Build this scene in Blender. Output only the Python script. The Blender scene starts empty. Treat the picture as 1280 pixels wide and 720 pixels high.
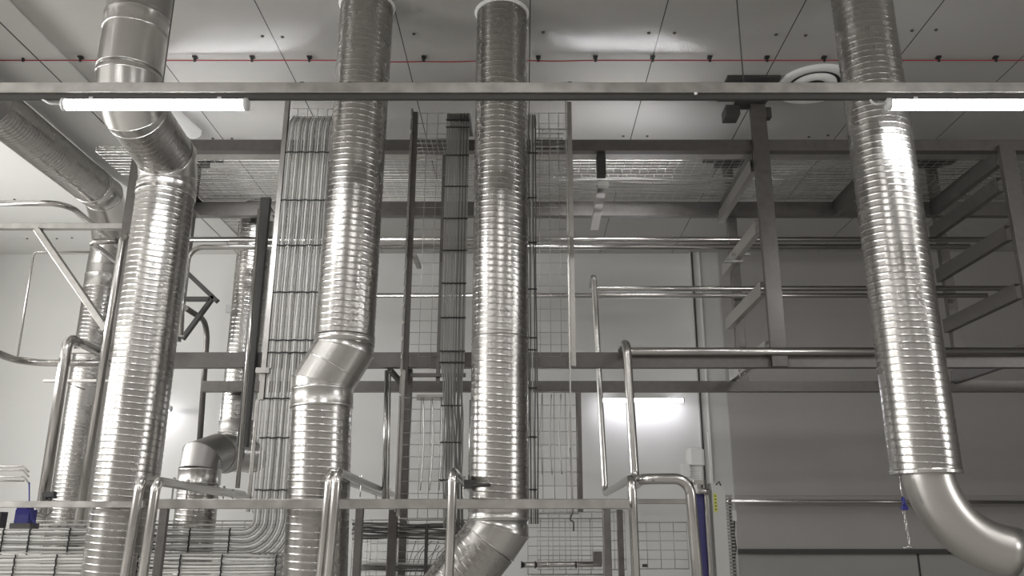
import bpy, math, random
from mathutils import Vector, Matrix
random.seed(7)
SC = bpy.context.scene
COL = SC.collection
PI = math.pi
# ------------------------------------------------------------------ camera
F = 1042.0; CX = 655.0; CZ = 1.7; PITCH = math.radians(16.3)
CP, SP = math.cos(PITCH), math.sin(PITCH)
def at(u, v, Y):
    """world point that lies at depth Y on the ray through a point of the photograph"""
    a = (u - CX) / F; b = (360 - v) / F
    t = Y / (CP - b * SP)
    return Vector((a * t, Y, CZ + t * (SP + b * CP)))
def zr(v, Y): return at(CX, v, Y).z
def px(w, v, Y):
    b = (360 - v) / F
    return w / F * Y / (CP - b * SP)
cam = bpy.data.cameras.new('camera'); co = bpy.data.objects.new('camera', cam); COL.objects.link(co)
co.location = (0, 0, CZ); co.rotation_euler = (PI / 2 + PITCH, 0, 0)
cam.sensor_width = 36; cam.lens = F / 1280 * 36; cam.shift_x = -(CX - 640) / 1280
cam.clip_end = 200
SC.camera = co
H = 6.6            # ceiling height
FL_WALL, FL_CEIL, EXPO = 145, 32, 0.8
# ------------------------------------------------------------------ materials
def mat(name, col, rough=0.5, metal=0.0, emis=None, es=0, noise=0, nscale=20, rnoise=0, stretch=None, bump=0, aniso=0, tang=None, spec=0.5):
    m = bpy.data.materials.new(name); m.use_nodes = True
    nt = m.node_tree; b = nt.nodes['Principled BSDF']
    b.inputs['Base Color'].default_value = (*col, 1)
    b.inputs['Roughness'].default_value = rough
    b.inputs['Metallic'].default_value = metal
    b.inputs['Specular IOR Level'].default_value = spec
    if emis:
        b.inputs['Emission Color'].default_value = (*emis, 1); b.inputs['Emission Strength'].default_value = es
    if noise or rnoise or bump:
        tc = nt.nodes.new('ShaderNodeTexCoord'); mp = nt.nodes.new('ShaderNodeMapping')
        if stretch: mp.inputs['Scale'].default_value = stretch
        nz = nt.nodes.new('ShaderNodeTexNoise'); nz.inputs['Scale'].default_value = nscale; nz.inputs['Detail'].default_value = 4
        nt.links.new(tc.outputs['Object'], mp.inputs['Vector']); nt.links.new(mp.outputs[0], nz.inputs['Vector'])
        if noise:
            mr = nt.nodes.new('ShaderNodeMapRange'); mr.inputs['To Min'].default_value = 1 - noise; mr.inputs['To Max'].default_value = 1 + noise
            mr.inputs['From Min'].default_value = .3; mr.inputs['From Max'].default_value = .7
            mx = nt.nodes.new('ShaderNodeVectorMath'); mx.operation = 'SCALE'; mx.inputs[0].default_value = col
            nt.links.new(nz.outputs['Fac'], mr.inputs['Value']); nt.links.new(mr.outputs[0], mx.inputs['Scale']); nt.links.new(mx.outputs[0], b.inputs['Base Color'])
        if rnoise:
            mr = nt.nodes.new('ShaderNodeMapRange'); mr.inputs['To Min'].default_value = rough - rnoise; mr.inputs['To Max'].default_value = rough + rnoise
            mr.inputs['From Min'].default_value = .3; mr.inputs['From Max'].default_value = .7
            nt.links.new(nz.outputs['Fac'], mr.inputs['Value']); nt.links.new(mr.outputs[0], b.inputs['Roughness'])
        if bump:
            bp = nt.nodes.new('ShaderNodeBump'); bp.inputs['Strength'].default_value = bump; bp.inputs['Distance'].default_value = .01
            nt.links.new(nz.outputs['Fac'], bp.inputs['Height']); nt.links.new(bp.outputs[0], b.inputs['Normal'])
    if aniso:
        b.inputs['Anisotropic'].default_value = aniso
        c = nt.nodes.new('ShaderNodeCombineXYZ')
        for i in range(3): c.inputs[i].default_value = tang[i]
        nt.links.new(c.outputs[0], b.inputs['Tangent'])
    return m
M = {
 'galv': mat('galvanised_steel', (.43, .418, .40), .27, 1, noise=.03, nscale=4, rnoise=.04),
 'galv_dull': mat('dull_galvanised_steel', (.36, .35, .337), .42, 1, noise=.06, nscale=4, rnoise=.04),
 'plain': mat('smooth_galvanised_steel', (.58, .57, .55), .27, 1),
 'steel': mat('brushed_stainless_steel', (.56, .545, .525), .24, 1),
 'satin': mat('satin_stainless_steel', (.56, .545, .52), .36, 1),
 'frame': mat('grey_structural_steel', (.165, .155, .147), .42, .7, noise=.10, nscale=14, rnoise=.08),
 'frame_light': mat('bare_square_steel', (.45, .435, .415), .38, .9, noise=.12, nscale=10, rnoise=.08),
 'wire': mat('galvanised_wire', (.50, .49, .47), .35, .9),
 'cable': mat('grey_cable_sheath', (.44, .43, .41), .36, 0, noise=.07, nscale=3),
 'cable_light': mat('pale_grey_cable_sheath', (.66, .65, .63), .34, 0, noise=.07, nscale=3),
 'cable_mid': mat('mid_grey_cable_sheath', (.27, .265, .25), .38, 0),
 'cable_dark': mat('dark_cable_sheath', (.13, .125, .12), .4, 0),
 'black': mat('black_plastic', (.02, .02, .02), .5),
 'dark': mat('dark_painted_steel', (.07, .067, .064), .5, .3),
 'wall': mat('white_wall_panel', (.71, .705, .685), .55, noise=.02, nscale=.7, spec=.3),
 'pilaster': mat('pale_wall_trim', (.58, .575, .555), .5, spec=.3),
 'door': mat('grey_door_sheet', (.40, .385, .37), .5, noise=.04, nscale=.8, spec=.3),
 'lower': mat('mid_grey_wall_sheet', (.42, .41, .39), .5, noise=.04, nscale=.8),
 'floor': mat('grey_resin_floor', (.42, .41, .39), .35, noise=.06, nscale=2),
 'sealant': mat('white_sealant', (.85, .85, .83), .6),
 'white': mat('white_enamel', (.78, .78, .76), .35),
 'tube': mat('lamp_diffuser', (.9, .9, .9), .4, emis=(.97, .98, 1.0), es=34),
 'tube_wall': mat('wall_lamp_diffuser', (.9, .9, .9), .4, emis=(.93, .92, 1.0), es=13),
 'lamphouse': mat('lamp_housing_plastic', (.60, .60, .60), .35),
 'red': mat('red_cable_sheath', (.32, .02, .03), .45),
 'blue': mat('blue_plastic', (.016, .016, .16), .4),
 'belt': mat('blue_conveyor_belt', (.05, .045, .17), .5),
 'yellow': mat('yellow_sticker', (.62, .66, .12), .5),
 'seam': mat('dark_joint', (.06, .058, .055), .7),
}
def ceiling_mat():
    m = mat('glossy_ceiling_panel', (.42, .41, .39), .22, 0, aniso=.9, tang=(1, 0, 0), spec=.6)
    nt = m.node_tree; b = nt.nodes['Principled BSDF']
    tc = nt.nodes.new('ShaderNodeTexCoord'); sp = nt.nodes.new('ShaderNodeSeparateXYZ')
    nt.links.new(tc.outputs['Object'], sp.inputs[0])
    def math_(op, a, bb=None):
        n = nt.nodes.new('ShaderNodeMath'); n.operation = op
        for i, x in enumerate((a, bb)):
            if x is None: continue
            if isinstance(x, (int, float)): n.inputs[i].default_value = x
            else: nt.links.new(x, n.inputs[i])
        return n.outputs[0]
    # joints between panels every 1.31 m across the hall
    x = math_('DIVIDE', math_('SUBTRACT', sp.outputs['X'], .06), 1.325)
    d = math_('ABSOLUTE', math_('SUBTRACT', math_('FRACT', math_('ADD', x, 100.5)), .5))
    joint = math_('LESS_THAN', d, .0042)
    mix = nt.nodes.new('ShaderNodeMix'); mix.data_type = 'RGBA'
    mix.inputs['A'].default_value = (.42, .41, .39, 1); mix.inputs['B'].default_value = (.05, .05, .048, 1)
    nt.links.new(joint, mix.inputs['Factor']); nt.links.new(mix.outputs['Result'], b.inputs['Base Color'])
    # fine ribs rolled along the panels
    rib = math_('SINE', math_('MULTIPLY', sp.outputs['X'], 420))
    bp = nt.nodes.new('ShaderNodeBump'); bp.inputs['Strength'].default_value = 1; bp.inputs['Distance'].default_value = .00035
    nt.links.new(rib, bp.inputs['Height']); nt.links.new(bp.outputs[0], b.inputs['Normal'])
    return m
M['ceiling'] = ceiling_mat()
# ------------------------------------------------------------------ mesh builder
def frame_of(d, up=Vector((0, 0, 1))):
    d = d.normalized()
    if abs(d.dot(up)) > .98: up = Vector((0, 1, 0))
    s = d.cross(up).normalized(); u = s.cross(d).normalized()
    return s, u
class MB:
    def __init__(self): self.v = []; self.f = []; self.s = []
    def face(self, idx, smooth=False): self.f.append(tuple(idx)); self.s.append(smooth)
    def prism(self, prof, p0, p1, up=Vector((0, 0, 1)), smooth=False, caps=True):
        """closed 2-D outline prof (side, up) swept straight from p0 to p1"""
        p0 = Vector(p0); p1 = Vector(p1); s, u = frame_of(p1 - p0, up); n = len(prof); b = len(self.v)
        for p in (p0, p1):
            for (x, y) in prof: self.v.append(p + s * x + u * y)
        for i in range(n):
            j = (i + 1) % n; self.face((b + i, b + j, b + n + j, b + n + i), smooth)
        if caps:
            self.face([b + i for i in range(n)][::-1]); self.face([b + n + i for i in range(n)])
        return self
    def bar(self, p0, p1, w, h, ch=None, up=Vector((0, 0, 1))):
        ch = min(w, h) * .1 if ch is None else ch; a = w / 2; c = h / 2
        prof = [(-a + ch, -c), (a - ch, -c), (a, -c + ch), (a, c - ch), (a - ch, c), (-a + ch, c), (-a, c - ch), (-a, -c + ch)]
        return self.prism(prof, p0, p1, up)
    def channel(self, p0, p1, w, h, t=.006, up=Vector((0, 0, 1)), flip=False):
        a = w / 2; c = h / 2
        prof = [(-a, -c), (a, -c), (a, -c + t), (-a + t, -c + t), (-a + t, c - t), (a, c - t), (a, c), (-a, c)]
        if flip: prof = [(-x, y) for x, y in prof][::-1]
        return self.prism(prof, p0, p1, up)
    def box(self, c, sx, sy, sz, ch=.004):
        c = Vector(c)
        return self.bar(c - Vector((0, 0, sz / 2)), c + Vector((0, 0, sz / 2)), sx, sy, ch, up=Vector((0, 1, 0)))
    def sweep(self, pts, r, n=12, caps=True, closed=False, smooth=True):
        pts = [Vector(p) for p in pts]; m = len(pts); b = len(self.v)
        tang = []
        for i in range(m):
            if closed: d = (pts[(i + 1) % m] - pts[i - 1])
            elif i == 0: d = pts[1] - pts[0]
            elif i == m - 1: d = pts[-1] - pts[-2]
            else: d = (pts[i + 1] - pts[i]).normalized() + (pts[i] - pts[i - 1]).normalized()
            tang.append(d.normalized())
        s, u = frame_of(tang[0])
        for i, p in enumerate(pts):
            if i:
                q = tang[i - 1].rotation_difference(tang[i]); s = q @ s; u = q @ u
            rr = r[i] if isinstance(r, (list, tuple)) else r
            for k in range(n):
                a = 2 * PI * k / n; self.v.append(p + s * math.cos(a) * rr + u * math.sin(a) * rr)
        last = m if closed else m - 1
        for i in range(last):
            i2 = (i + 1) % m
            for k in range(n):
                k2 = (k + 1) % n
                self.face((b + i * n + k, b + i * n + k2, b + i2 * n + k2, b + i2 * n + k), smooth)
        if caps and not closed:
            self.face([b + k for k in range(n)][::-1]); self.face([b + (m - 1) * n + k for k in range(n)])
        return self
    def lathe(self, c, prof, n=48, axis='z', smooth=False):
        """prof: list of (radius, height) round a vertical axis at c"""
        c = Vector(c); b = len(self.v); m = len(prof)
        for (r, z) in prof:
            for k in range(n):
                a = 2 * PI * k / n; self.v.append(c + Vector((math.cos(a) * r, math.sin(a) * r, z)))
        for i in range(m - 1):
            for k in range(n):
                k2 = (k + 1) % n; self.face((b + i * n + k, b + i * n + k2, b + (i + 1) * n + k2, b + (i + 1) * n + k), smooth)
        return self
    def build(self, name, m, parent=None, **props):
        me = bpy.data.meshes.new(name)
        off = Vector((0, 0, 0))
        if parent is None and props.get('kind') != 'structure':
            xs = [p.x for p in self.v]; ys = [p.y for p in self.v]; zs = [p.z for p in self.v]
            off = Vector(((min(xs) + max(xs)) / 2, (min(ys) + max(ys)) / 2, min(zs)))
        me.from_pydata([tuple(p - off) for p in self.v], [], self.f)
        me.polygons.foreach_set('use_smooth', self.s)
        me.materials.append(M[m] if isinstance(m, str) else m); me.update()
        o = bpy.data.objects.new(name, me); COL.objects.link(o); o.location = off
        if parent is not None: attach(o, parent)
        for k, v in props.items():
            o[k] = v
        return o
def attach(o, parent):
    o.parent = parent
    o.matrix_parent_inverse = Matrix.Translation(-parent.location) if parent.parent is None else Matrix.Identity(4)
def thing(name, loc, label, cat, group=None):
    o = bpy.data.objects.new(name, None); o.empty_display_size = .1; COL.objects.link(o); o.location = loc
    o['label'] = label; o['category'] = cat
    if group: o['group'] = group
    return o
def copy_thing(src, delta, label=None):
    """copy a thing, its parts and sub-parts, moved by delta (meshes hold coordinates relative to their thing)"""
    r = src.copy(); COL.objects.link(r); r.location = src.location + Vector(delta)
    if label: r['label'] = label
    for ch in src.children:
        c = ch.copy(); COL.objects.link(c); c.parent = r; c.matrix_parent_inverse = ch.matrix_parent_inverse
        for g in ch.children:
            d = g.copy(); COL.objects.link(d); d.parent = c; d.matrix_parent_inverse = g.matrix_parent_inverse
    return r
def fillet(pts, R, n=8):
    pts = [Vector(p) for p in pts]; out = [pts[0]]
    for i in range(1, len(pts) - 1):
        a, b, c = pts[i - 1], pts[i], pts[i + 1]
        d1 = (a - b).normalized(); d2 = (c - b).normalized()
        ang = d1.angle(d2)
        if ang > PI - .02: out.append(b); continue
        rr = R[i - 1] if isinstance(R, (list, tuple)) else R
        t = min(rr / math.tan(ang / 2), (a - b).length * .49 if i > 1 else (a - b).length * .98, (c - b).length * .49 if i < len(pts) - 2 else (c - b).length * .98)
        rr = t * math.tan(ang / 2)
        cen = b + (d1 + d2).normalized() * (rr / math.sin(ang / 2))
        q0 = b + d1 * t; q1 = b + d2 * t
        v0 = q0 - cen; v1 = q1 - cen; tot = v0.angle(v1); ax = v0.cross(v1).normalized()
        for k in range(n + 1):
            out.append(cen + Matrix.Rotation(tot * k / n, 3, ax) @ v0)
    out.append(pts[-1]); return out
def pipe(name, pts, r, label, cat='pipe', R=.14, m='steel', group=None, n=14, weld=True, stand=None):
    path = fillet(pts, R)
    props = dict(label=label, category=cat)
    if group: props['group'] = group
    mb = MB().sweep(path, r, n)
    return mb.build(name, m, None, **props)
# ------------------------------------------------------------------ ducts
def spiral(name, p0, p1, r, parent, m='galv', pitch=.056, starts=2, ridge=.0030, n=56, hand=1, label=None):
    p0 = Vector(p0); p1 = Vector(p1); d = p1 - p0; L = d.length; dn = d.normalized()
    s, u = frame_of(dn)
    steps = 12; rings = int(L / pitch * steps) + 1
    b = []; fs = []
    for i in range(rings + 1):
        t = L * i / rings; c = p0 + dn * t
        for k in range(n):
            a = 2 * PI * k / n
            f = (t / pitch + hand * starts * k / n) % 1.0
            rr = r + ridge * math.exp(-((f - .5) / .06) ** 2)
            b.append(c + s * math.cos(a) * rr + u * math.sin(a) * rr)
    mb = MB(); mb.v = b
    for i in range(rings):
        for k in range(n):
            k2 = (k + 1) % n; mb.face((i * n + k, i * n + k2, (i + 1) * n + k2, (i + 1) * n + k), True)
    mb.face([k for k in range(n)][::-1]); mb.face([rings * n + k for k in range(n)])
    o = mb.build(name, m, parent)
    if label: o['label'] = label
    return o
def collar(p0, p1, r, parent, m='plain', name='coupling'):
    """plain joining sleeve with a rolled bead at each end"""
    p0 = Vector(p0); p1 = Vector(p1); d = (p1 - p0).normalized(); L = (p1 - p0).length
    ts = [0, .001, .01, .02, .03, L - .03, L - .02, L - .01, L - .001, L]
    rs = [r - .03, r, r + .005, r + .005, r, r, r + .005, r + .005, r, r - .03]
    return MB().sweep([p0 + d * t for t in ts], rs, 56, caps=False).build(name, m, parent) if L > .08 else \
           MB().sweep([p0, p0 + d * .001, p1 - d * .001, p1], [r - .02, r, r, r - .02], 56, caps=False).build(name, m, parent)
def gored(pts, r, parent, m='plain', name='elbow', bead=.006):
    """segmented duct elbow: mitred plain segments with raised joints"""
    pts = [Vector(p) for p in pts]; mlen = len(pts); n = 56; rings = []
    dirs = [(pts[i + 1] - pts[i]).normalized() for i in range(mlen - 1)]
    s, u = frame_of(dirs[0]); mb = MB()
    cur = [(math.cos(2 * PI * k / n) * r, math.sin(2 * PI * k / n) * r) for k in range(n)]
    prev = [pts[0] + s * x + u * y for x, y in cur]; rings.append(prev)
    for i in range(mlen - 1):
        nd = dirs[i + 1] if i < mlen - 2 else dirs[i]
        nrm = (dirs[i] + nd).normalized(); P = pts[i + 1]
        ring = []
        for q in prev:
            t = (P - q).dot(nrm) / dirs[i].dot(nrm); ring.append(q + dirs[i] * t)
        b = len(mb.v); mb.v += prev + ring
        for k in range(n):
            k2 = (k + 1) % n; mb.face((b + k, b + k2, b + n + k2, b + n + k), True)
        prev = ring; rings.append(ring)
    for rg in rings:
        mb.sweep(rg, bead, 6, closed=True, caps=False)
    mb.face([k for k in range(n)][::-1])
    return mb.build(name, m, parent)
def vaxis(u, v, Y, d=0): return at(u, v, Y).x

# second duct: from the ceiling, offset elbow, on down
Y2 = 7.0
T2a = at(459, 8, Y2); T2b = at(431, 424, Y2); L2a = at(403, 486, Y2); L2b = at(395, 705, Y2)
up2 = (T2a - T2b).normalized(); dn2 = (L2b - L2a).normalized()
T2a = T2b + up2 * ((H - T2b.z) / up2.z); L2b = L2a + dn2 * ((.35 - L2a.z) / dn2.z)
d = thing('spiral_duct', (L2a.x, Y2, 0), 'spiral ventilation duct with segmented offset elbow beside the wide grey cable run', 'duct')
spiral('spiral_section', T2a, T2b, .25, d, hand=-1)
collar(T2b + up2 * .02, T2b - up2 * .055, .256, d)
m1 = T2b - up2 * .09; m2 = L2a - dn2 * .04
gored([T2b, m1, m1.lerp(m2, .5) , m2, L2a], .252, d)
collar(L2a + dn2 * .0, L2a + dn2 * .17, .257, d)
spiral('spiral_section', L2a + dn2 * .16, L2b, .25, d, hand=-1)
MB().lathe((T2a.x, Y2, H - .018), [(.25, .017), (.272, .017), (.268, .004), (.25, -.006)]).build('sealant_ring', 'sealant', d)
# third duct: long straight, elbow at its foot
Y3 = 7.12; x3 = vaxis(626, 330, Y3)
d = thing('spiral_duct', (x3, Y3, 0), 'long straight spiral duct standing between the two mesh cable ladders', 'duct')
spiral('spiral_section', (x3 - .01, Y3, H), (x3, Y3, zr(640, Y3)), .245, d, hand=-1)
MB().lathe((x3 - .01, Y3, H - .018), [(.245, .017), (.268, .017), (.264, .004), (.245, -.006)]).build('sealant_ring', 'sealant', d)
MB().sweep([(x3 + .2472 * math.cos(a), Y3 + .2472 * math.sin(a), zr(424, Y3)) for a in [2 * PI * k / 48 for k in range(48)]], .005, 6, closed=True).build('joint_ring', 'galv_dull', d)
zc = zr(641, Y3)
e1 = at(628, 641, Y3); e2 = at(627, 662, Y3); e3 = at(617, 683, Y3 - .03); e4 = at(594, 716, Y3 - .1)
collar((x3, Y3, zr(634, Y3)), (x3, Y3, zr(650, Y3)), .251, d)
gored([(x3, Y3, zr(650, Y3)), (x3, Y3, zr(660, Y3)), (x3 - .08, Y3, zr(678, Y3))], .247, d)
dd = Vector((-.42, 0, -.52)).normalized()
pq = Vector((x3 - .08, Y3, zr(678, Y3)))
spiral('spiral_section', pq, pq + dd * 1.6, .245, d, hand=-1)
mb = MB(); zk = zr(608, Y3)
mb.sweep([(x3 + .262 * math.cos(a), Y3 + .262 * math.sin(a), zk) for a in [math.radians(150 + 8 * k) for k in range(14)]], .014, 8)
mb.box((x3 - .23, Y3 - .13, zk + .01), .10, .06, .07)
mb.build('clamp', 'dark', d, label='dark clamp round the duct')
# fourth duct : sleeve over a smooth pipe that swings out to the side
Y4 = 6.4; x4 = 3.02
d = thing('spiral_duct', (x4, Y4, 0), 'bright spiral duct ending in a smooth curved steel pipe', 'duct')
zs = zr(592, Y4)
spiral('spiral_section', (x4 - .02, Y4, H), (x4, Y4, zs), .25, d, hand=-1, ridge=.0026)
MB().lathe((x4, Y4, zs - .004), [(.252, .03), (.256, .02), (.256, 0), (.18, -.002)], smooth=False).build('end_ring', 'plain', d)
pts = [(x4 + .01, Y4, zs + .1), (x4 + .01, Y4, zs - .25), (x4 + .50, Y4, at(1240, 680, Y4).z), (x4 + 1.9, Y4, at(1240, 680, Y4).z - .30)]
pth = fillet(pts, .5, 22)
# one smooth bend built from the arc points
arc = [Vector((x4 + .01, Y4, zs + .1))]
c0 = Vector((x4 + .01, Y4, zs + .04)); R4 = .60
for k in range(0, 27):
    a = math.radians(k * 77 / 26)
    arc.append(c0 + Vector((R4 * (1 - math.cos(a)), 0, -R4 * math.sin(a))))
dirn = Vector((math.sin(math.radians(77)), 0, -math.cos(math.radians(77))))
arc.append(arc[-1] + dirn * .09); jn = arc[-1].copy()
bend = MB().sweep(arc, .182, 56).build('bend_pipe', 'satin', d)
MB().sweep([jn - dirn * .006, jn + dirn * .006], .186, 56, caps=False).build('weld_seam', 'satin', bend)
MB().sweep([jn, jn + dirn * 1.6], .183, 56).build('straight_pipe', 'satin', d)
# first duct: plain elbow high up, back and down
Y1a, Y1b = 6.45, 7.45; r1 = .262
pa = at(161, 98, Y1a)
x1a = pa.x; pb = at(204, 200, Y1b); x1b = at(200, 300, Y1b).x
d = thing('spiral_duct', (x1b, Y1b, 0), 'thick spiral duct with a stepped plain elbow behind the long lamp tube', 'duct')
spiral('spiral_section', (x1a, Y1a, H), (x1a, Y1a, zr(30, Y1a)), r1, d, m='galv_dull')
collar((x1a, Y1a, zr(24, Y1a)), (x1a, Y1a, zr(44, Y1a)), r1 + .005, d)
MB().sweep([(x1a, Y1a, zr(42, Y1a)), (x1a, Y1a, zr(97, Y1a))], r1 + .001, 56, caps=False).build('plain_section', 'plain', d)
A0 = Vector((x1a, Y1a, zr(97, Y1a))); A1 = A0 + Vector((0, 0.02, -.10)); A2 = A1 + Vector((.0, .16, -.13))
B0 = Vector((x1b, Y1b, zr(240, Y1b))); B1 = B0 + Vector((0, 0, .16)); B2 = B1 + Vector((.02, -.12, .15))
gored([A0 + Vector((0, 0, .05)), A0, A1, A2, A2 + (B2 - A2).normalized() * .04], r1 + .002, d)
spiral('spiral_section', A2, B2, r1 - .002, d, m='galv', ridge=.0035)
gored([B2 + (A2 - B2).normalized() * .05, B2, B1, B0], r1 + .004, d)
collar(B0 + Vector((0, 0, .06)), B0 - Vector((0, 0, .06)), r1 + .006, d)
spiral('spiral_section', B0 - Vector((0, 0, .05)), (x1b - .02, Y1b, .35), r1, d, hand=-1)
# overhead duct that runs away under the ceiling and drops at the far wall
x0 = -5.93; z0 = CZ + 4.56; yb0 = 11.3; xf = at(120, 420, 11.8).x
d = thing('spiral_duct', (xf, 11.8, 0), 'spiral duct running under the ceiling away to the white wall, then dropping', 'duct')
spiral('spiral_section', (x0, 6.0, z0), (x0, 8.05, z0), .256, d, m='galv_dull')
collar((x0, 8.0, z0), (x0, 8.3, z0), .263, d, m='galv_dull')
spiral('spiral_section', (x0, 8.3, z0), (x0, 10.6, z0), .256, d, ridge=.0035)
collar((x0, 10.55, z0), (x0, 10.68, z0), .263, d)
gored([(x0, 10.6, z0), (x0, 10.9, z0), (x0 - .12, 11.35, z0 - .12), (xf + .08, 11.68, z0 - .38), (xf, 11.8, z0 - .75), (xf, 11.8, z0 - .95)], .258, d)
zq = z0 - .95
collar((xf, 11.8, zq + .03), (xf, 11.8, zq - .20), .264, d)
spiral('spiral_section', (xf, 11.8, zq - .18), (xf - .02, 11.8, .35), .256, d, hand=-1)
# narrow duct further back with an S-bend at its foot
Y5 = 10.6; x5 = at(309, 400, Y5).x; r5 = .215
d = thing('spiral_duct', (x5, Y5, 0), 'spiral duct with a fat round elbow at its foot near the white wall', 'duct')
zt5 = zr(262, Y5)
spiral('spiral_section', (x5, Y5, zt5), (x5, Y5, zr(528, Y5)), r5, d, hand=-1)
MB().lathe((x5, Y5, zt5), [(r5, -.02), (r5 + .006, -.01), (r5 - .01, .05), (r5 - .09, .11), (0.0, .13)], smooth=True).build('end_cap', 'galv_dull', d)
collar((x5, Y5, zr(526, Y5)), (x5, Y5, zr(542, Y5)), r5 + .006, d, m='galv_dull')
q1 = Vector((x5, Y5, zr(542, Y5))); q2 = at(303, 566, Y5 - .1); q3 = at(282, 567, Y5 - .45); q4 = at(262, 566, Y5 - .8)
gored([q1, q1 + Vector((0, 0, -.05)), q2 + Vector((.03, 0, -.02)), q3], r5, d, m='plain')
q3b = q3 + (q4 - q3) * .4
ex = at(249, 600, Y5 - 1.0)
gored([q3, q4 + Vector((.05, .1, .0)), at(253, 574, Y5 - .98) , Vector((ex.x, ex.y, zr(588, ex.y)))], r5 + .012, d, m='galv_dull')
collar((ex.x, ex.y, zr(586, ex.y)), (ex.x, ex.y, zr(606, ex.y)), r5 + .016, d)
spiral('spiral_section', (ex.x, ex.y, zr(606, ex.y)), (ex.x, ex.y, .5), r5 + .008, d, hand=-1)

# ------------------------------------------------------------------ shell
def slab(name, a, b, m, **p):
    a = Vector(a); b = Vector(b)
    mb = MB(); c = (a + b) / 2; s = b - a
    vs = [(x, y, z) for x in (a.x, b.x) for y in (a.y, b.y) for z in (a.z, b.z)]
    mb.v = [Vector(v) for v in vs]
    for f in ((0, 1, 3, 2), (4, 6, 7, 5), (0, 4, 5, 1), (2, 3, 7, 6), (0, 2, 6, 4), (1, 5, 7, 3)): mb.face(f)
    parent = p.pop('parent', None)
    return mb.build(name, m, parent, **({'kind': 'structure'} if parent is None else {}), **p)
XL, XR, YB, YF = -10.5, 12.5, 14.5, -5.0
slab('floor', (XL, YF, -.1), (XR, YB, 0), 'floor')
ceil = slab('ceiling', (XL, YF, H), (XR, YB, H + .12), 'ceiling')
slab('wall_back', (XL, YB, 0), (XR, YB + .15, H), 'wall')
slab('wall_left', (XL - .15, YF, 0), (XL, YB, H), 'wall')
slab('wall_right', (XR, YF, 0), (XR + .15, YB, H), 'door')
slab('wall_front', (XL, YF - .15, 0), (XR, YF, H), 'door')
# paler ceiling strip beyond the joint
slab('trim_1', (XL, YF, H - .02), (-4.93, YB, H), 'wall')
slab('trim_2', (-5.235, YF, H - .023), (-5.222, YB, H - .019), 'seam')
# pilaster, door sheet and its edge trim on the far wall
xp0 = at(866, 400, YB).x; xp1 = at(893, 400, YB).x + .02
slab('trim_3', (xp0, YB - .06, 0), (xp1 + .10, YB, H), 'pilaster')
slab('trim_4', (xp0 + .02, YB - .075, 0), (xp0 + .05, YB - .06, H), 'seam')
slab('trim_5', (xp0 + .14, YB - .085, 0), (xp0 + .17, YB - .06, H), 'white')
door = slab('door_1', (xp1 + .10, YB - .10, zr(686, YB)), (XR, YB, zr(262, YB)), 'door')
slab('trim_6', (xp1 + .10, YB - .14, zr(692, YB)), (XR, YB - .08, zr(686, YB)), 'dark')
slab('trim_7', (xp1 + .10, YB - .05, 0), (XR, YB, zr(692, YB)), 'lower')  # grey also stands in for weaker light on this stretch of wall
slab('trim_8', (xp1 + .10, YB - .12, zr(620, YB)), (XR, YB - .10, zr(616.5, YB)), 'door')
slab('trim_9', (at(1145, 700, YB).x, YB - .056, 0), (at(1147.5, 700, YB).x, YB - .05, zr(692, YB)), 'seam')
# ceiling screws (two beside each joint)
scr = None
for (u, v) in [(328, 45), (353, 46), (517, 42), (679, 40), (811, 41), (843, 41), (970, 43), (1007, 44), (1140, 38), (1170, 37), (266, 173), (290, 173), (779, 170), (809, 170), (1011, 171), (1035, 169), (11, 25), (141, 174)]:
    b = (360 - v) / F; t = (H - CZ) / (SP + b * CP); X = (u - CX) / F * t; Y = t * (CP - b * SP)
    if scr is None:
        mb = MB().lathe((0, 0, 0), [(.004, -.012), (.013, -.010), (.019, 0), (.019, .01)], n=10)
        scr = mb.build('screw', 'dark', ceil); scr.location = (X, Y, H - .002)
    else:
        s = scr.copy(); COL.objects.link(s); s.location = (X, Y, H - .002)
for (u, v) in [(18, 249), (107, 249), (71, 298), (90, 297), (34, 298)]:
    b = (360 - v) / F; t = (H - CZ - .02) / (SP + b * CP); X = (u - CX) / F * t; Y = t * (CP - b * SP)
    s = scr.copy(); COL.objects.link(s); s.location = (X, Y, H - .022)

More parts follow.
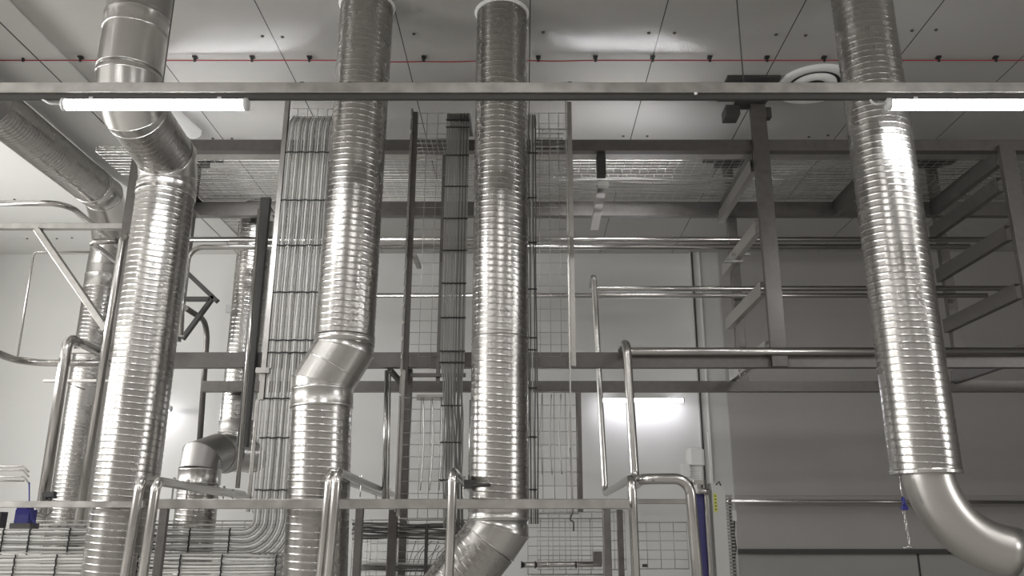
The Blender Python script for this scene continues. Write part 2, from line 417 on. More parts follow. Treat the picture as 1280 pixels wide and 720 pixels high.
# ------------------------------------------------------------------ front beam, lamps, rods
YA = 5.8
zt, zbm = zr(106, YA), zr(118.5, YA)
d = thing('support_rail', (0, YA, zr(122, YA)), 'long steel rail spanning the hall that carries the lamp tubes', 'rail')
MB().bar((-5.6, YA, (zt + zbm) / 2), (5.6, YA, (zt + zbm) / 2), .08, zt - zbm, .004).build('beam', 'frame_light', d)
MB().channel((-5.6, YA, zbm - .0155), (5.6, YA, zbm - .0155), .055, .031, .004, up=Vector((0, 1, 0))).build('slotted_channel', 'dark', d)
zl = zbm - .031
def lamp(loc_mid, L, label, strength=None, group=None, mount='clip'):
    x, y, z = loc_mid
    t = thing('tube_lamp', (x, y, z), label, 'lamp', group)
    R = .043
    # housing: upper half shell, diffuser: lower half
    def half(a0, a1, r, nm, m):
        prof = [(r * math.cos(a0 + (a1 - a0) * k / 14), r * math.sin(a0 + (a1 - a0) * k / 14)) for k in range(15)]
        return MB().prism(prof, (x - L / 2, y, z), (x + L / 2, y, z), smooth=False).build(nm, m, t)
    half(math.radians(30), math.radians(150), R, 'housing', 'lamphouse')
    prof = [(R * math.cos(math.radians(-210 + 240 * k / 22)), R * math.sin(math.radians(-210 + 240 * k / 22))) for k in range(23)]
    MB().prism(prof, (x - L / 2, y, z - .001), (x + L / 2, y, z - .001)).build('diffuser', M['tube'], t)
    for s in (-1, 1):
        MB().sweep([(x + s * L / 2, y, z), (x + s * (L / 2 + .028), y, z), (x + s * (L / 2 + .035), y, z)], [R + .006, R + .006, R - .012], 20).build('end_cap', 'lamphouse', t)
        MB().bar((x + s * L * .36 - .015, y, z + R + .002), (x + s * L * .36 + .015, y, z + R + .002), .05, .02, .003).build('clip', 'lamphouse', t)
    return t
yl = YA - .0
zc = zl - .052
Ll = at(306, 126, yl).x - at(84, 126, yl).x
xl = (at(306, 126, yl).x + at(84, 126, yl).x) / 2
l0 = lamp((xl, yl, zc), Ll, 'glowing lamp tube under the steel rail, crossing in front of the thick elbowed duct')
xr = at(1107, 122, yl).x + Ll / 2 + .03
copy_thing(l0, (xr - xl, 0, 0), 'glowing lamp tube under the steel rail beside the bright spiral duct')
MB().sweep(fillet([(xl - Ll / 2 - .03, yl, zc), (xl - Ll / 2 - .13, yl, zc + .005), (xl - Ll / 2 - .2, yl, zc + .05)], .05), .009, 8).build('lamp_cable', 'lamphouse', None, label='short pale lead from the end of the lamp tube to the rail', category='cable')
MB().sweep(fillet([(xr - Ll / 2 - .03, yl, zc + .01), (xr - Ll / 2 - .12, yl, zc - .0), (xr - Ll / 2 - .15, yl, zc + .03), (xr - Ll / 2 - .15, yl, zc + .06)], .04), .009, 8).build('lamp_cable', 'lamphouse', None, label='short pale lead looping up beside the bright spiral duct', category='cable')
# lamp on the far wall and its neighbour behind the ducts
yw = YB - .30
xm = (at(748, 500, yw).x + at(858, 500, yw).x) / 2
wl = copy_thing(l0, (xm - xl, yw - yl, zr(500, yw) - zc), 'glowing lamp tube low on the far wall behind the vertical pipes')
for c_ in wl.children:
    if c_.name.startswith('diffuser'):
        c_.data = c_.data.copy(); c_.data.materials[0] = M['tube_wall']
MB().bar((xm - .55, yw + .07, zr(500, yw) + .02), (xm + .55, yw + .07, zr(500, yw) + .02), .10, .05).build('bracket', 'frame', wl).location = Vector((0, 0, 0))
copy_thing(wl, (at(162, 510, yw).x - xm, 0, zr(511, yw) - zr(500, yw)), 'lamp tube on the white wall peeping out behind the thick duct')
# unseen lamps added to brighten walls and ducts: floods on the side wall and rows under the ceiling behind
def flood(loc, rot, sx, sy, power, label):
    t = thing('fill_lamp', loc, label, 'lamp', 'added fill lamps out of the frame')
    q = Matrix.LocRotScale(Vector(loc), __import__('mathutils').Euler(rot), None)
    mb = MB(); mb.box((0, 0, .035), sx + .06, sy + .06, .06)
    mb.v = [q @ p for p in mb.v]; mb.build('housing', 'lamphouse', t)
    L = bpy.data.lights.new('fill_light', 'AREA'); L.shape = 'RECTANGLE'; L.size = sx; L.size_y = sy; L.energy = power; L.color = (1, .99, .975)
    o = bpy.data.objects.new('fill_light', L); COL.objects.link(o); o.matrix_world = q; attach(o, t)
for yy, zz in ((1.5, 3.6), (5.5, 3.8), (9.5, 3.8)):
    flood((XL + .12, yy, zz), (0, -PI / 2, 0), .5, 1.5, FL_WALL, 'added fill lamp on the side wall out of the frame')  # added to brighten the white wall from one side
flood((XR - .12, .6, 3.9), (0, PI / 2, 0), .5, 1.6, 125, 'added fill lamp on the side wall out of the frame')  # added to light the bright duct and the door
for yy in (2.2, -2.4):
    for xx in (-8.0, -4.0, 0, 4.0, 8.0):
        flood((xx, yy, 5.9), (0, 0, 0), 1.5, .3, FL_CEIL, 'added fill lamp under the ceiling out of the frame')  # added fill to raise the general brightness
# lamps lying behind the high beams of the frame
for (ua, ub, vv, yy, lb) in ((722, 850, 189.3, 8.76, 'lamp tube tucked behind the high front beam near the mesh tray middle'), (238, 340, 189.3, 8.76, 'lamp tube tucked behind the high front beam beside the thick duct')):
    copy_thing(l0, ((at(ua, vv, yy).x + at(ub, vv, yy).x) / 2 - xl, yy - yl, zr(vv, yy) - zc), lb)
# hanger rods
for (u, v, lab) in ((926, 60, 'thin steel hanger rod dropping to the rail near the round ceiling vent'), (208, 70, 'thin steel hanger rod dropping to the rail beside the thick duct')):
    X = at(u, v, YA + .02).x
    r = MB().sweep([(X, YA + .02, H), (X, YA + .02, zt - .01)], .006, 8)
    r.lathe((X, YA + .02, zt + .012), [(0, .02), (.016, .018), (.016, -.012)], n=8)
    r.build('hanger_rod', 'dark', None, label=lab, category='rod')
MB().lathe((at(868, 115, YA).x, YA - .045, zbm - .014), [(0, .012), (.012, .008), (.014, 0), (.012, -.008), (0, -.012)], n=14, smooth=True).build('rail_bolt', 'white', d)
for u_ in (1, 378 / 1, 712, 437):
    MB().box((at(u_, 105, YA).x, YA - .01, zt + .006), .035, .03, .014).build('rail_bolt', 'dark', d)
# ------------------------------------------------------------------ red cable and clips
YR = 7.9
pts = []
for i in range(0, 97):
    u = -40 + i * 14
    X = (u - CX) / F * (H - CZ) / (SP + (360 - 72) / F * CP)
    off = {466: -.0, 500: -.022, 525: -.015, 560: .012, 700: -.006}
    dz = -.012 * math.exp(-((u - 495) / 28) ** 2) - .006 * math.exp(-((u - 695) / 30) ** 2)
    pts.append((X, YR + .03 * math.exp(-((u - 560) / 40) ** 2), H - .045 + dz * 1.6))
MB().sweep(pts, .0065, 8).build('signal_cable', 'red', None, label='thin red cable strung across the ceiling from clip to clip', category='cable')
clip = None
for i in range(18):
    u = 31 + 71.3 * i
    X = (u - CX) / F * (H - CZ) / (SP + (360 - 72) / F * CP)
    if clip is None:
        mb = MB().box((0, 0, -.01), .05, .05, .02, .003)
        mb.box((0, 0, -.035), .022, .03, .04, .003)
        mb.sweep([(.014 * math.cos(a) * 1.0, 0, -.05 + .014 * math.sin(a)) for a in [2 * PI * k / 12 for k in range(12)]], .004, 6, closed=True)
        clip = mb.build('cable_clip', 'black', None, label='small black clip holding the red cable to the ceiling', category='clip', group='clips along the red cable')
        clip.location = (X, YR, H - .066)
    else:
        c = clip.copy(); COL.objects.link(c); c.location = (X, YR, H - .066)
# ------------------------------------------------------------------ round vent
b = (360 - 105) / F; t = (H - CZ) / (SP + b * CP); vc = Vector(((1017 - CX) / F * t, t * (CP - b * SP), H))
d = thing('ceiling_vent', vc, 'round white air vent in the ceiling partly behind the rail', 'vent')
MB().lathe(vc, [(.43, 0), (.43, -.02), (.40, -.035), (.33, -.03), (.29, -.012), (.29, .05)], n=56, smooth=True).build('outer_ring', 'white', d)
MB().lathe(vc, [(.25, .04), (.25, -.02), (.22, -.045), (.17, -.05), (.13, -.03), (.12, .05)], n=48, smooth=True).build('inner_ring', 'white', d)
MB().lathe(vc, [(.34, .008), (.34, -.006), (.0, -.008)], n=40).build('dark_opening', 'black', d)
MB().lathe(vc + Vector((.02, 0, 0)), [(.0, -.055), (.035, -.05), (.05, -.03), (.05, 0)], n=18).build('sensor', 'dark', d)
# white rounded cover on the ceiling behind the lamp
b = (360 - 148) / F; t = (H - CZ) / (SP + b * CP); wc = Vector(((226 - CX) / F * t, t * (CP - b * SP), H))
mb = MB()
prof = [(.14 * math.cos(math.radians(180 + 180 * k / 12)), .10 * math.sin(math.radians(180 + 180 * k / 12))) for k in range(13)]
mb.prism(prof, wc + Vector((-.15, -.75, 0)), wc + Vector((.0, .35, 0)))
mb.prism([(x * .7, y * .7) for x, y in prof], wc + Vector((.0, .35, 0)), wc + Vector((.01, .42, 0)))
mb.build('pipe_cover', 'white', None, label='white rounded cover on the ceiling behind the elbowed duct', category='cover')

# ------------------------------------------------------------------ big support frame
FY, RY = 8.6, 10.2
fr = thing('steel_gantry', (0, FY, CZ - .2), 'big grey steel frame of posts and cross beams hung from the ceiling', 'gantry')
XA, XB = -4.33, 8.2
def hbeam(v0, v1, Y, xa, xb, w=.10, m='frame', nm='cross_beam', ch=False):
    z1, z0_ = zr(v0, Y), zr(v1, Y)
    return MB().channel((xa, Y, (z0_ + z1) / 2), (xb, Y, (z0_ + z1) / 2), w, z1 - z0_, .008, flip=True).build(nm, m, fr)
ZPF = zr(190, FY)
hbeam(177, 190.5, FY, XA, XB)
hbeam(254, 271, RY, XA, XB)
hbeam(441.5, 460, FY, -3.95, XB)
hbeam(477, 490, RY, -3.95, XB)
# lower flange, paler to carry the lamp glow, under the upper front beam
MB().bar((XA, FY + .12, zr(190, FY) + .004), (XB, FY + .12, zr(190, FY) + .004), .16, .008, .001).build('flange', 'frame_light', fr)
XP = [-4.31, -2.83, at(961, 330, FY).x, at(1267, 270, FY).x]
zf_bot = {0: zr(452, FY), 1: zr(560, FY), 2: zr(460, FY), 3: zr(462, FY)}
for i, X in enumerate(XP):
    ztop = {0: H, 1: zr(252, FY), 2: CZ + 4.66, 3: zr(186, FY)}[i]
    w = (.115, .11, .17, .17)[i]
    if i != 1:
        MB().bar((X, FY - .07, zf_bot[i] - .0), (X, FY - .07, ztop), w, .07, .004, up=Vector((0, 1, 0))).build('post', 'frame', fr)
    else:
        MB().bar((X, FY - .10, zf_bot[i]), (X, FY - .10, ztop), w, .06, .004, up=Vector((0, 1, 0))).build('post', 'dark', fr)
XRr = [at(238, 240, RY).x, at(911, 285, RY).x + .06, at(1181, 300, RY).x]
for i, X in enumerate(XRr):
    zb_ = (zr(425, RY), zr(478, RY), zr(480, RY))[i]
    MB().bar((X, RY + .08, zb_), (X, RY + .08, H), .12, .09, .004, up=Vector((0, 1, 0))).build('post', 'frame', fr)
    # ceiling plate that carries the post
    mb = MB(); mb.box((X, RY + .04, H - .02), .55, .55, .04); mb.box((X, RY - .05, H - .12), .34, .34, .16); mb.box((X + .1, RY - .3, H - .22), .14, .3, .12)
    mb.build('ceiling_plate', 'dark', fr)
# depth members (rungs) between front and rear posts
def rung(X, z, h=.15, y0=FY, y1=RY, m='satin', nm='side_bar', w=.07, dx=0):
    return MB().channel((X + dx, y0, z), (X, y1, z), w, h, .007).build(nm, m, fr)
for X, vs in ((XP[2] - .08, (272, 338, 405, 469)),):
    for v in vs: rung(X + .0, zr(v, RY) + .0, .15)  # brighter steel here stands in for lamp light on these rungs
for X, vs in ((XP[3] - .09, (292, 345, 408, 472)),):
    for v in vs: rung(X, zr(v, RY), .17, m='frame')
for X in (-4.25, at(1046, 285, RY).x, XP[3] - .05, XP[2] - .05):
    rung(X, zr(262, RY), .20, m='frame')
# loose hanger between the levels, near the middle
X = at(752, 215, FY).x
MB().bar((X, FY + .05, ZPF - .02), (X, FY + .05, ZPF - .28), .10, .10, .004, up=Vector((0, 1, 0))).build('hanger', 'dark', fr)
MB().channel((X, FY + .1, zr(236, FY + .1)), (at(743, 285, RY).x, RY, zr(283, RY)), .10, .10, .007).build('side_bar', 'frame_light', fr)
MB().bar((X + .02, FY + .0, zr(229, FY)), (X + .02, FY + .09, zr(229, FY)), .115, .05, .003).build('lit_end_plate', 'white', fr)  # white colour stands in for lamp light on the hanger end
MB().bar(at(517, 318, 8.3), at(524, 334, 8.7), .05, .04, .004).build('side_bar', 'frame_light', fr)
MB().channel(at(334, 262, FY), at(341, 272, 9.2), .07, .08, .006).build('side_bar', 'frame_light', fr)
# ceiling mount over the tall post
X = XP[2]
mb = MB(); mb.box((X - .06, FY - .05, CZ + 4.72), .36, .34, .02); mb.box((X - .28, FY + .02, CZ + 4.60), .16, .22, .12)
mb.box((X - .08, FY - .05, H - .015), .60, .55, .03); mb.box((X + .02, FY - .05, H - .10), .14, .14, .16); mb.box((X + .1, FY - .02, CZ + 4.58), .12, .1, .12)
mb.build('ceiling_plate', 'dark', fr)
# little pipe rests on the side bars
for (u, v) in ((925, 318), (916, 327), (940, 374), (947, 371)):
    p = at(u, v, 9.5); MB().bar(p + Vector((-.10, 0, 0)), p + Vector((.12, 0, 0)), .04, .03, .003).build('pipe_rest', 'frame_light', fr)
for (u, v) in ((925, 470), (931, 467), (937, 464)):
    p = at(u, v, 9.6); MB().sweep([p + Vector((0, 0, -.02)), p + Vector((0, 0, .10))], .011, 8).build('rest_bolt', 'steel', fr)
# square bar and brace at the white wall side
YS = 8.55
MB().bar((-7.2, YS, zr(283.5, YS)), (-4.36, YS, zr(283.5, YS)), .07, .065, .004).build('cross_beam', 'frame_light', fr)
MB().bar(at(47, 287, YS - .02), at(133, 412, YS - .02), .065, .08, .004, up=Vector((0, 1, 0))).build('brace', 'frame_light', fr)
MB().bar(at(88, 439, YS + .02), at(142, 439, YS + .02), .05, .05, .004).build('cross_beam', 'frame_light', fr)
MB().box(at(143, 446, YS - .05), .12, .10, .10).build('foot_plate', 'frame', fr)
MB().bar(at(55, 476, 9.0), at(150, 476, 9.0), .04, .03, .003).build('cross_beam', 'frame_light', fr)
# triangular brace behind the thick duct
for a_, b_ in (((235, 342), (272, 377)), ((233, 374), (263, 374)), ((267, 371), (228, 424))):
    MB().bar(at(*a_, RY), at(*b_, RY), .055, .065, .004, up=Vector((0, 1, 0))).build('brace', 'dark', fr)
MB().bar(at(487, 462, FY), at(503, 480, FY + .3), .05, .05, .004).build('brace', 'frame', fr)

# ------------------------------------------------------------------ wire mesh trays
def grid(name, o, ux, uy, W, Hh, sx, sy, r, parent=None, m='wire', side=0, edge=True, **props):
    """wires along ux spaced sy and along uy spaced sx; side: upturned lips along ux"""
    o = Vector(o); ux = Vector(ux).normalized(); uy = Vector(uy).normalized(); nrm = ux.cross(uy)
    mb = MB()
    ny = max(1, round(Hh / sy)); nx = max(1, round(W / sx))
    def w(a, b, rr): mb.sweep([a, b], rr, 5, smooth=True)
    for i in range(ny + 1):
        p = o + uy * (Hh * i / ny); rr = r * (1.5 if i in (0, ny) else 1)
        j = .004 * math.sin(i * 2.3); w(p + nrm * j, p + ux * W + nrm * j, rr)
    for i in range(nx + 1):
        p = o + ux * (W * i / nx) + nrm * r * 1.8; rr = r
        pts = [p, p + uy * Hh]
        if side: pts = [p + nrm * side, p, p + uy * Hh, p + uy * Hh + nrm * side]
        for a, b2 in zip(pts, pts[1:]): w(a, b2, rr)
    if side:
        for s_ in (.5, 1.0):
            for yy in (0, Hh):
                p = o + uy * yy + nrm * side * s_; w(p, p + ux * W, r)
    return mb.build(name, m, parent, **props)
zm = ZPF + .06
g1 = 'wire cable trays lying on the high frame'
grid('wire_tray', (-4.9, FY + .12, zm), (1, 0, 0), (0, 1, 0), 12.5, .62, .105, .075, .0032, side=.06, label='long wire mesh tray on the high frame, nearer of the two', category='cable tray', group=g1)
grid('wire_tray', (-4.2, FY + .86, zm - .02), (1, 0, 0), (0, 1, 0), 11.6, .66, .112, .06, .0038, side=.06, label='long wire mesh tray on the high frame, further of the two', category='cable tray', group=g1)
grid('wire_tray', (-4.2, 10.5, zr(262, 10.5) - .02), (1, 0, 0), (0, 1, 0), 1.1, .6, .12, .12, .0035, side=.06, label='short wire mesh tray just past the high frame near the white wall', category='cable tray')
# a few loose cables lying in the high tray
for k in range(7):
    y = FY + .9 + .07 * k
    pts = [(-1.0 + 4.2 * i / 16, y + .012 * math.sin(i * 1.3 + k), zm + .005 + .006 * math.sin(i + k * 2)) for i in range(17)]
    MB().sweep(pts, .010, 7).build('cable', 'cable_light', None, label='pale cable lying in the high mesh tray', category='cable', group='cables in the high mesh tray')

def wavy(p, q, amp, n, ph, ax=Vector((0, 0, 1))):
    out = []
    p = Vector(p); q = Vector(q)
    for i in range(n + 1):
        t = i / n
        out.append(p.lerp(q, t) + ax * amp * (math.sin(t * 9 + ph) + .5 * math.sin(t * 23 + ph * 1.7)))
    return out
# ---- wide cable run
YT = 7.72; N1 = 24
XT0 = at(349, 250, YT).x + .035
topz = zr(133, YT); zbend = zr(636, YT)
cg = 'grey cables of the wide vertical run'
SPc = .0235
xs_ = [XT0 + SPc * k for k in range(N1)]
for k, X in enumerate(xs_):
    R = .10 + SPc * k * .86
    zh = zr(662, YT) - .0215 * k           # height of its horizontal stretch
    ph = random.uniform(0, 6.28); jy = random.uniform(-.006, .006)
    Xb = X - .0
    pts = [(X, YT + 1.1, topz - .02), (X, YT + .35, topz - .01), (X, YT + .13, topz - .05), (X, YT + .03, topz - .16)]
    v = wavy((X, YT + jy, topz - .3), (Xb, YT + jy, zh + R), .0035, 26, ph, Vector((1, 0, 0)))
    pts += v
    for j in range(1, 9):
        a = PI / 2 * j / 8
        pts.append((Xb - R + R * math.cos(a), YT + jy, zh + R - R * math.sin(a)))
    pts += wavy((Xb - R - .15, YT + jy, zh), (-6.2, YT + jy, zh), .005, 22, ph * 1.3)
    MB().sweep(pts, .0092 if k % 5 else .0105, 8).build('cable', ('cable', 'cable_light', 'cable_mid')[k % 3], None,
        label='grey cable in the wide run dropping from high up and turning along the low tray', category='cable', group=cg)
def tie(p, q, lab, grp, m='black', r=.007):
    p = Vector(p); q = Vector(q); n = 16; d_ = q - p
    pts = [p + d_ * i / n + Vector((0, 0, 1)) * (.004 * math.sin(i * 2.1 + p.z * 9) if abs(d_.z) < .01 else 0) + Vector((1, 0, 0)) * (.004 * math.sin(i * 2) if abs(d_.z) > .01 else 0) for i in range(n + 1)]
    MB().sweep(pts, r, 6).build('cable_tie', m, None, label=lab, category='cable tie', group=grp)
for v in (190, 250, 306.5, 365, 425, 440.5, 498, 547, 612.5):
    z = zr(v, YT - .02); tie((xs_[0] - .015, YT - .018, z), (xs_[-1] + .01, YT - .018, z), 'dark tie strapped across the wide vertical cable run', 'ties across the wide cable run')
for u in (4, 37, 87, 139, 188, 237, 287):
    X = at(u, 675, YT).x; tie((X, YT - .018, zr(660, YT)), (X, YT - .018, zr(693, YT)), 'dark tie round the upper layer of level cables', 'ties on the upper level cables')
# rails of the wide run
d = thing('cable_ladder', (XT0, YT, zr(640, YT)), 'steel cable ladder behind the wide grey cable run', 'cable ladder')
XTl = XT0 - .035
MB().channel((XTl, YT + .0, zr(122, YT)), (XTl, YT + .0, zr(500, YT)), .045, .05, .004, up=Vector((0, 1, 0))).build('side_rail', 'frame_light', d)
MB().channel((xs_[-1] + .03, YT + .03, zr(122, YT)), (xs_[-1] + .03, YT + .03, zr(500, YT)), .03, .05, .004, up=Vector((0, 1, 0))).build('side_rail', 'frame', d)
MB().bar((XTl - .03, YT - .01, zr(500, YT)), (XTl - .03, YT - .01, zr(640, YT)), .03, .03, .003, up=Vector((0, 1, 0))).build('side_rail', 'frame_light', d)
MB().box((XTl + .0, YT - .03, zr(464, YT)), .13, .05, .05).build('bracket', 'frame_light', d)
grid('mesh_back', (XTl, YT + .03, zr(640, YT)), (1, 0, 0), (0, 0, 1), .62, zr(134, YT) - zr(640, YT), .10, .10, .003, parent=d)
# bright pipe with dark post just beside the wide run
pipe('slim_pipe', [at(324.5, 262, 8.3), at(297, 610, 8.3)], .022, 'slim upright pipe just beside the wide cable run')
# ---- low trays with level cables
d = thing('cable_tray', (-4.2, YT, zr(700, YT)), 'low wire cable tray behind the upper level cables', 'cable tray')
grid('mesh_back', (-6.3, YT + .04, zr(700, YT) - .25), (1, 0, 0), (0, 0, 1), 4.2, zr(654, YT) - zr(700, YT) + .27, .20, .06, .0035, parent=d)
MB().bar((-6.3, YT + .03, zr(656, YT)), (-2.2, YT + .03, zr(656, YT)), .02, .02, .002).build('top_rail', 'wire', d)
YV = 7.35
for k in range(12):
    zk = zr(695, YV) - .0265 * k
    MB().sweep(wavy((-6.0, YV, zk), (at(352, 700, YV).x, YV, zk), .006, 26, k * .9 + random.random()), .0105, 8).build('cable', 'cable_light' if k % 2 else 'cable', None,
        label='grey level cable in the lowest tray along the bottom', category='cable', group='level cables in the lowest tray')
for u in (18, 70, 122, 172, 225, 277, 345):
    X = at(u, 710, YV).x; tie((X, YV - .018, zr(693, YV)), (X, YV - .018, zr(693, YV) - .32), 'dark tie round the level cables of the lowest tray', 'ties on the lowest tray')
grid('wire_tray', (-6.1, YV + .03, zr(693, YV) - .34), (1, 0, 0), (0, 0, 1), at(352, 700, YV).x + 6.1, .35, .2, .05, .0035, label='lowest wire cable tray with level cables in front of the wide run', category='cable tray')
# ---- ladder with the narrow cable bundle
YU = 7.95
d = thing('cable_ladder', (at(530, 400, YU).x, YU, zr(640, YU)), 'mesh cable ladder with the narrow dark cable bundle', 'cable ladder')
def vrail(u, v, Y, v0, v1, w, m='frame', par=None, dep=.05, nm='side_rail'):
    X = at(u, v, Y).x
    MB().channel((X, Y, zr(v0, Y)), (X, Y, zr(v1, Y)), w, dep, .004, up=Vector((0, 1, 0))).build(nm, m, par)
    return X
vrail(511, 250, YU - .03, 137, 492, .022, 'galv_dull', d)
vrail(515.5, 250, YU, 141, 492, .045, 'frame', d)
vrail(554, 250, YU + .05, 195, 480, .035, 'frame', d)
grid('mesh_back', (at(516, 250, YU).x, YU + .03, zr(460, YU)), (1, 0, 0), (0, 0, 1), px(42, 250, YU), zr(140, YU) - zr(460, YU), .1, .12, .0028, parent=d)
grid('mesh_shelf', (at(516, 205, YU).x, YU + .03, zr(172, YU)), (1, 0, 0), (0, 1, 0), px(42, 250, YU), .5, .06, .1, .003, parent=d)
hx = at(515, 437, YU).x
MB().bar((hx, YU, zr(469, YU)), (at(582, 469, YU).x, YU, zr(469, YU)), .04, .035, .003).build('rung', 'frame', d)
MB().bar((hx + .05, YU + .1, zr(495, YU)), (at(556, 495, YU).x, YU + .1, zr(495, YU)), .04, .05, .003).build('rung', 'frame_light', d)
vrail(501, 560, YU - .05, 463, 645, .03, 'frame_light', d)
vrail(497.5, 560, YU - .08, 495, 640, .014, 'steel', d)
vrail(600, 560, YU + .05, 495, 645, .02, 'frame_light', d)
grid('lower_mesh', (at(500, 560, YU).x, YU + .0, zr(648, YU)), (1, 0, 0), (0, 0, 1), px(62, 560, YU), zr(497, YU) - zr(648, YU), .098, .115, .0032, parent=d)
for k in range(12):
    u = 527 + (k % 4) * 11.5
    if k < 4:
        X = at(u, 560, YU - .04).x
        MB().sweep([(X + .02 * math.sin(PI * i / 10), YU - .04, zr(498 + 115 * i / 10, YU - .04)) for i in range(11)], .006, 6).build('bowed_wire', 'wire', d)
# clip bumps up the slender rail
X = at(510.5, 250, YU - .06).x
for i in range(17):
    z = zr(150, YU) - i * .17
    MB().box((X, YU - .06, z), .016, .02, .045).build('rail_clip', 'steel', d)
xb = [at(556.5 + 1.95 * k, 250, YU - .04).x for k in range(15)]
for k, X in enumerate(xb):
    ph = random.uniform(0, 6)
    pts = [(X, YU + .6, zr(138, YU)), (X, YU + .15, zr(138, YU)), (X, YU - .02, zr(141, YU) - .02), (X, YU - .04, zr(141, YU) - .12)]
    pts += wavy((X, YU - .04, zr(146, YU)), (X, YU - .04, zr(455, YU)), .0012, 14, ph, Vector((1, 0, 0)))
    Xn = xb[7] + (X - xb[7]) * .78 + .015
    pts += wavy((Xn, YU - .05 - .01 * (k % 2), zr(478, YU)), (Xn + .03, YU - .05 - .01 * (k % 2), zr(660, YU)), .006, 14, ph, Vector((1, 0, 0)))
    MB().sweep(pts, .0072, 8).build('cable', 'cable_mid' if k < 9 else ('cable_dark' if k % 2 else 'cable_mid'), None, label='grey cable in the narrow bundle on the mesh ladder', category='cable', group='cables of the narrow bundle')
for v in (150, 159, 194, 233, 273, 313, 354, 397, 439, 453, 507, 553, 600):
    z = zr(v, YU - .06); s_ = 0 if v < 460 else .03; e_ = 0 if v < 460 else -.02
    tie((xb[0] - .012 + s_, YU - .062, z), (xb[-1] + .012 + e_, YU - .062, z), 'dark tie round the narrow cable bundle', 'ties on the narrow bundle')
# ---- ladder beyond the straight duct
d = thing('cable_ladder', (at(700, 400, YU).x, YU, zr(640, YU)), 'mesh cable ladder with a few dark cables beside the long straight duct', 'cable ladder')
vrail(713.5, 250, YU, 128, 458, .045, 'frame_light', d)
vrail(709, 250, YU - .04, 120, 640, .014, 'steel', d)
vrail(724, 560, YU + .04, 490, 640, .05, 'frame', d)
grid('mesh_back', (at(662, 250, YU).x, YU + .03, zr(460, YU)), (1, 0, 0), (0, 0, 1), px(50, 250, YU), zr(140, YU) - zr(460, YU), .098, .12, .0028, parent=d)
grid('mesh_shelf', (at(668, 205, YU).x, YU + .03, zr(160, YU)), (1, 0, 0), (0, 1, 0), px(42, 250, YU), .5, .085, .1, .0045, parent=d)
grid('mesh_shelf', (at(668, 205, YU).x, YU + .03, zr(182, YU)), (1, 0, 0), (0, 1, 0), px(42, 250, YU), .35, .085, .1, .0045, parent=d)
grid('lower_mesh', (at(664, 560, YU).x, YU, zr(642, YU)), (1, 0, 0), (0, 0, 1), px(58, 560, YU), zr(490, YU) - zr(642, YU), .098, .12, .0032, parent=d)
for k in range(4):
    X = at(678 + k * 12, 560, YU - .04).x
    MB().sweep([(X - .02 * math.sin(PI * i / 10), YU - .04, zr(493 + 100 * i / 10, YU - .04)) for i in range(11)], .006, 6).build('bowed_wire', 'wire', d)
MB().box(at(706, 169, YU - .05), .035, .04, .09).build('bracket', 'white', d)
for k in range(6):
    X = at(656 + 2.6 * k, 250, YU - .03).x; ph = random.uniform(0, 6)
    pts = [(X, YU + .4, zr(138, YU)), (X, YU + .1, zr(138, YU)), (X, YU - .03, zr(146, YU))] + wavy((X, YU - .03, zr(152, YU)), (X + .015, YU - .03, zr(655, YU)), .004, 20, ph, Vector((1, 0, 0)))
    MB().sweep(pts, .0075, 8).build('cable', 'cable_dark' if k % 3 else 'cable', None, label='cable in the slim bundle close beside the long straight duct', category='cable', group='slim bundle beside the straight duct')
for v in (191, 247, 303, 361, 422, 437, 485, 546, 612):
    z = zr(v, YU - .05); tie((at(655, v, YU).x, YU - .045, z), (at(671, v, YU).x, YU - .045, z), 'dark tie round the slim bundle', 'ties on the slim bundle')
MB().sweep(fillet([at(713, 560, YU - .05), at(716, 640, YU - .05), at(712, 650, YU - .05), at(717, 652, YU - .05), at(717, 664, YU - .05)], .02), .008, 8).build('loose_cable', 'cable_dark', None, label='loose dark cable end hanging at the mesh ladder foot', category='cable')

# ------------------------------------------------------------------ level pipes on the frame
YP = 9.9
pipe('process_pipe', [at(1250, 299.5, YP), at(225, 299.5, YP)], .034, 'long level pipe behind the ducts, uppermost of the parallel pipes')
z2 = zr(308.3, YP - .03)
pipe('process_pipe', [at(1212, 308.3, YP - .03), at(237, 309, YP - .03), at(228, 372, YP - .03), at(226, 420, YP - .03)], .034, 'long level pipe just under the uppermost one, bent down beside the thick duct', R=.18)
zp = zr(361, YP)
yq = (zr(361, YP) - CZ) / ((zr(344, 9.) - CZ) / 9.)
pv = at(742, 344, yq)
pl = at(735.5, 361, YP)
zlow = CZ + .40
yr1 = .40 / ((zr(617, 9.) - CZ) / 9.); bl = at(747, 617, yr1)
pipe('process_pipe', [at(1262, 360.5, YP), (pl.x + .02, YP, zp), (pl.x + .02, yq, zp), (pl.x + .09, yr1, zlow), (.835, 6.62, zlow), (.845, 6.62, .6)], .034, 'level pipe that turns and drops past the far wall lamp, then bends down in front', R=.10)
pipe('process_pipe', [at(1234, 369.5, YP - .02), at(470, 369.5, YP - .02)], .030, 'long level pipe just under the middle one, passing behind the long straight duct')
YH = 8.5
zh = zr(439.5, YH)
yv2 = (zh - CZ) / ((zr(427, 8.) - CZ) / 8.)
yn = 7.05
pipe('process_pipe', [at(1300, 439.5, YH), (at(775, 439.5, YH).x, YH, zh), (at(783, 427, yv2).x, yv2, zh), (at(794, 606, yv2).x, yv2, CZ + .42), (at(803, 606, yn).x, yn, CZ + .42),
     (at(862, 604, yn).x, yn, CZ + .42), (at(868, 640, yn).x + .02, yn, .6)], .044, 'pipe lying on the lower beam, dropping, then looping over the blue belt machine', R=.13)
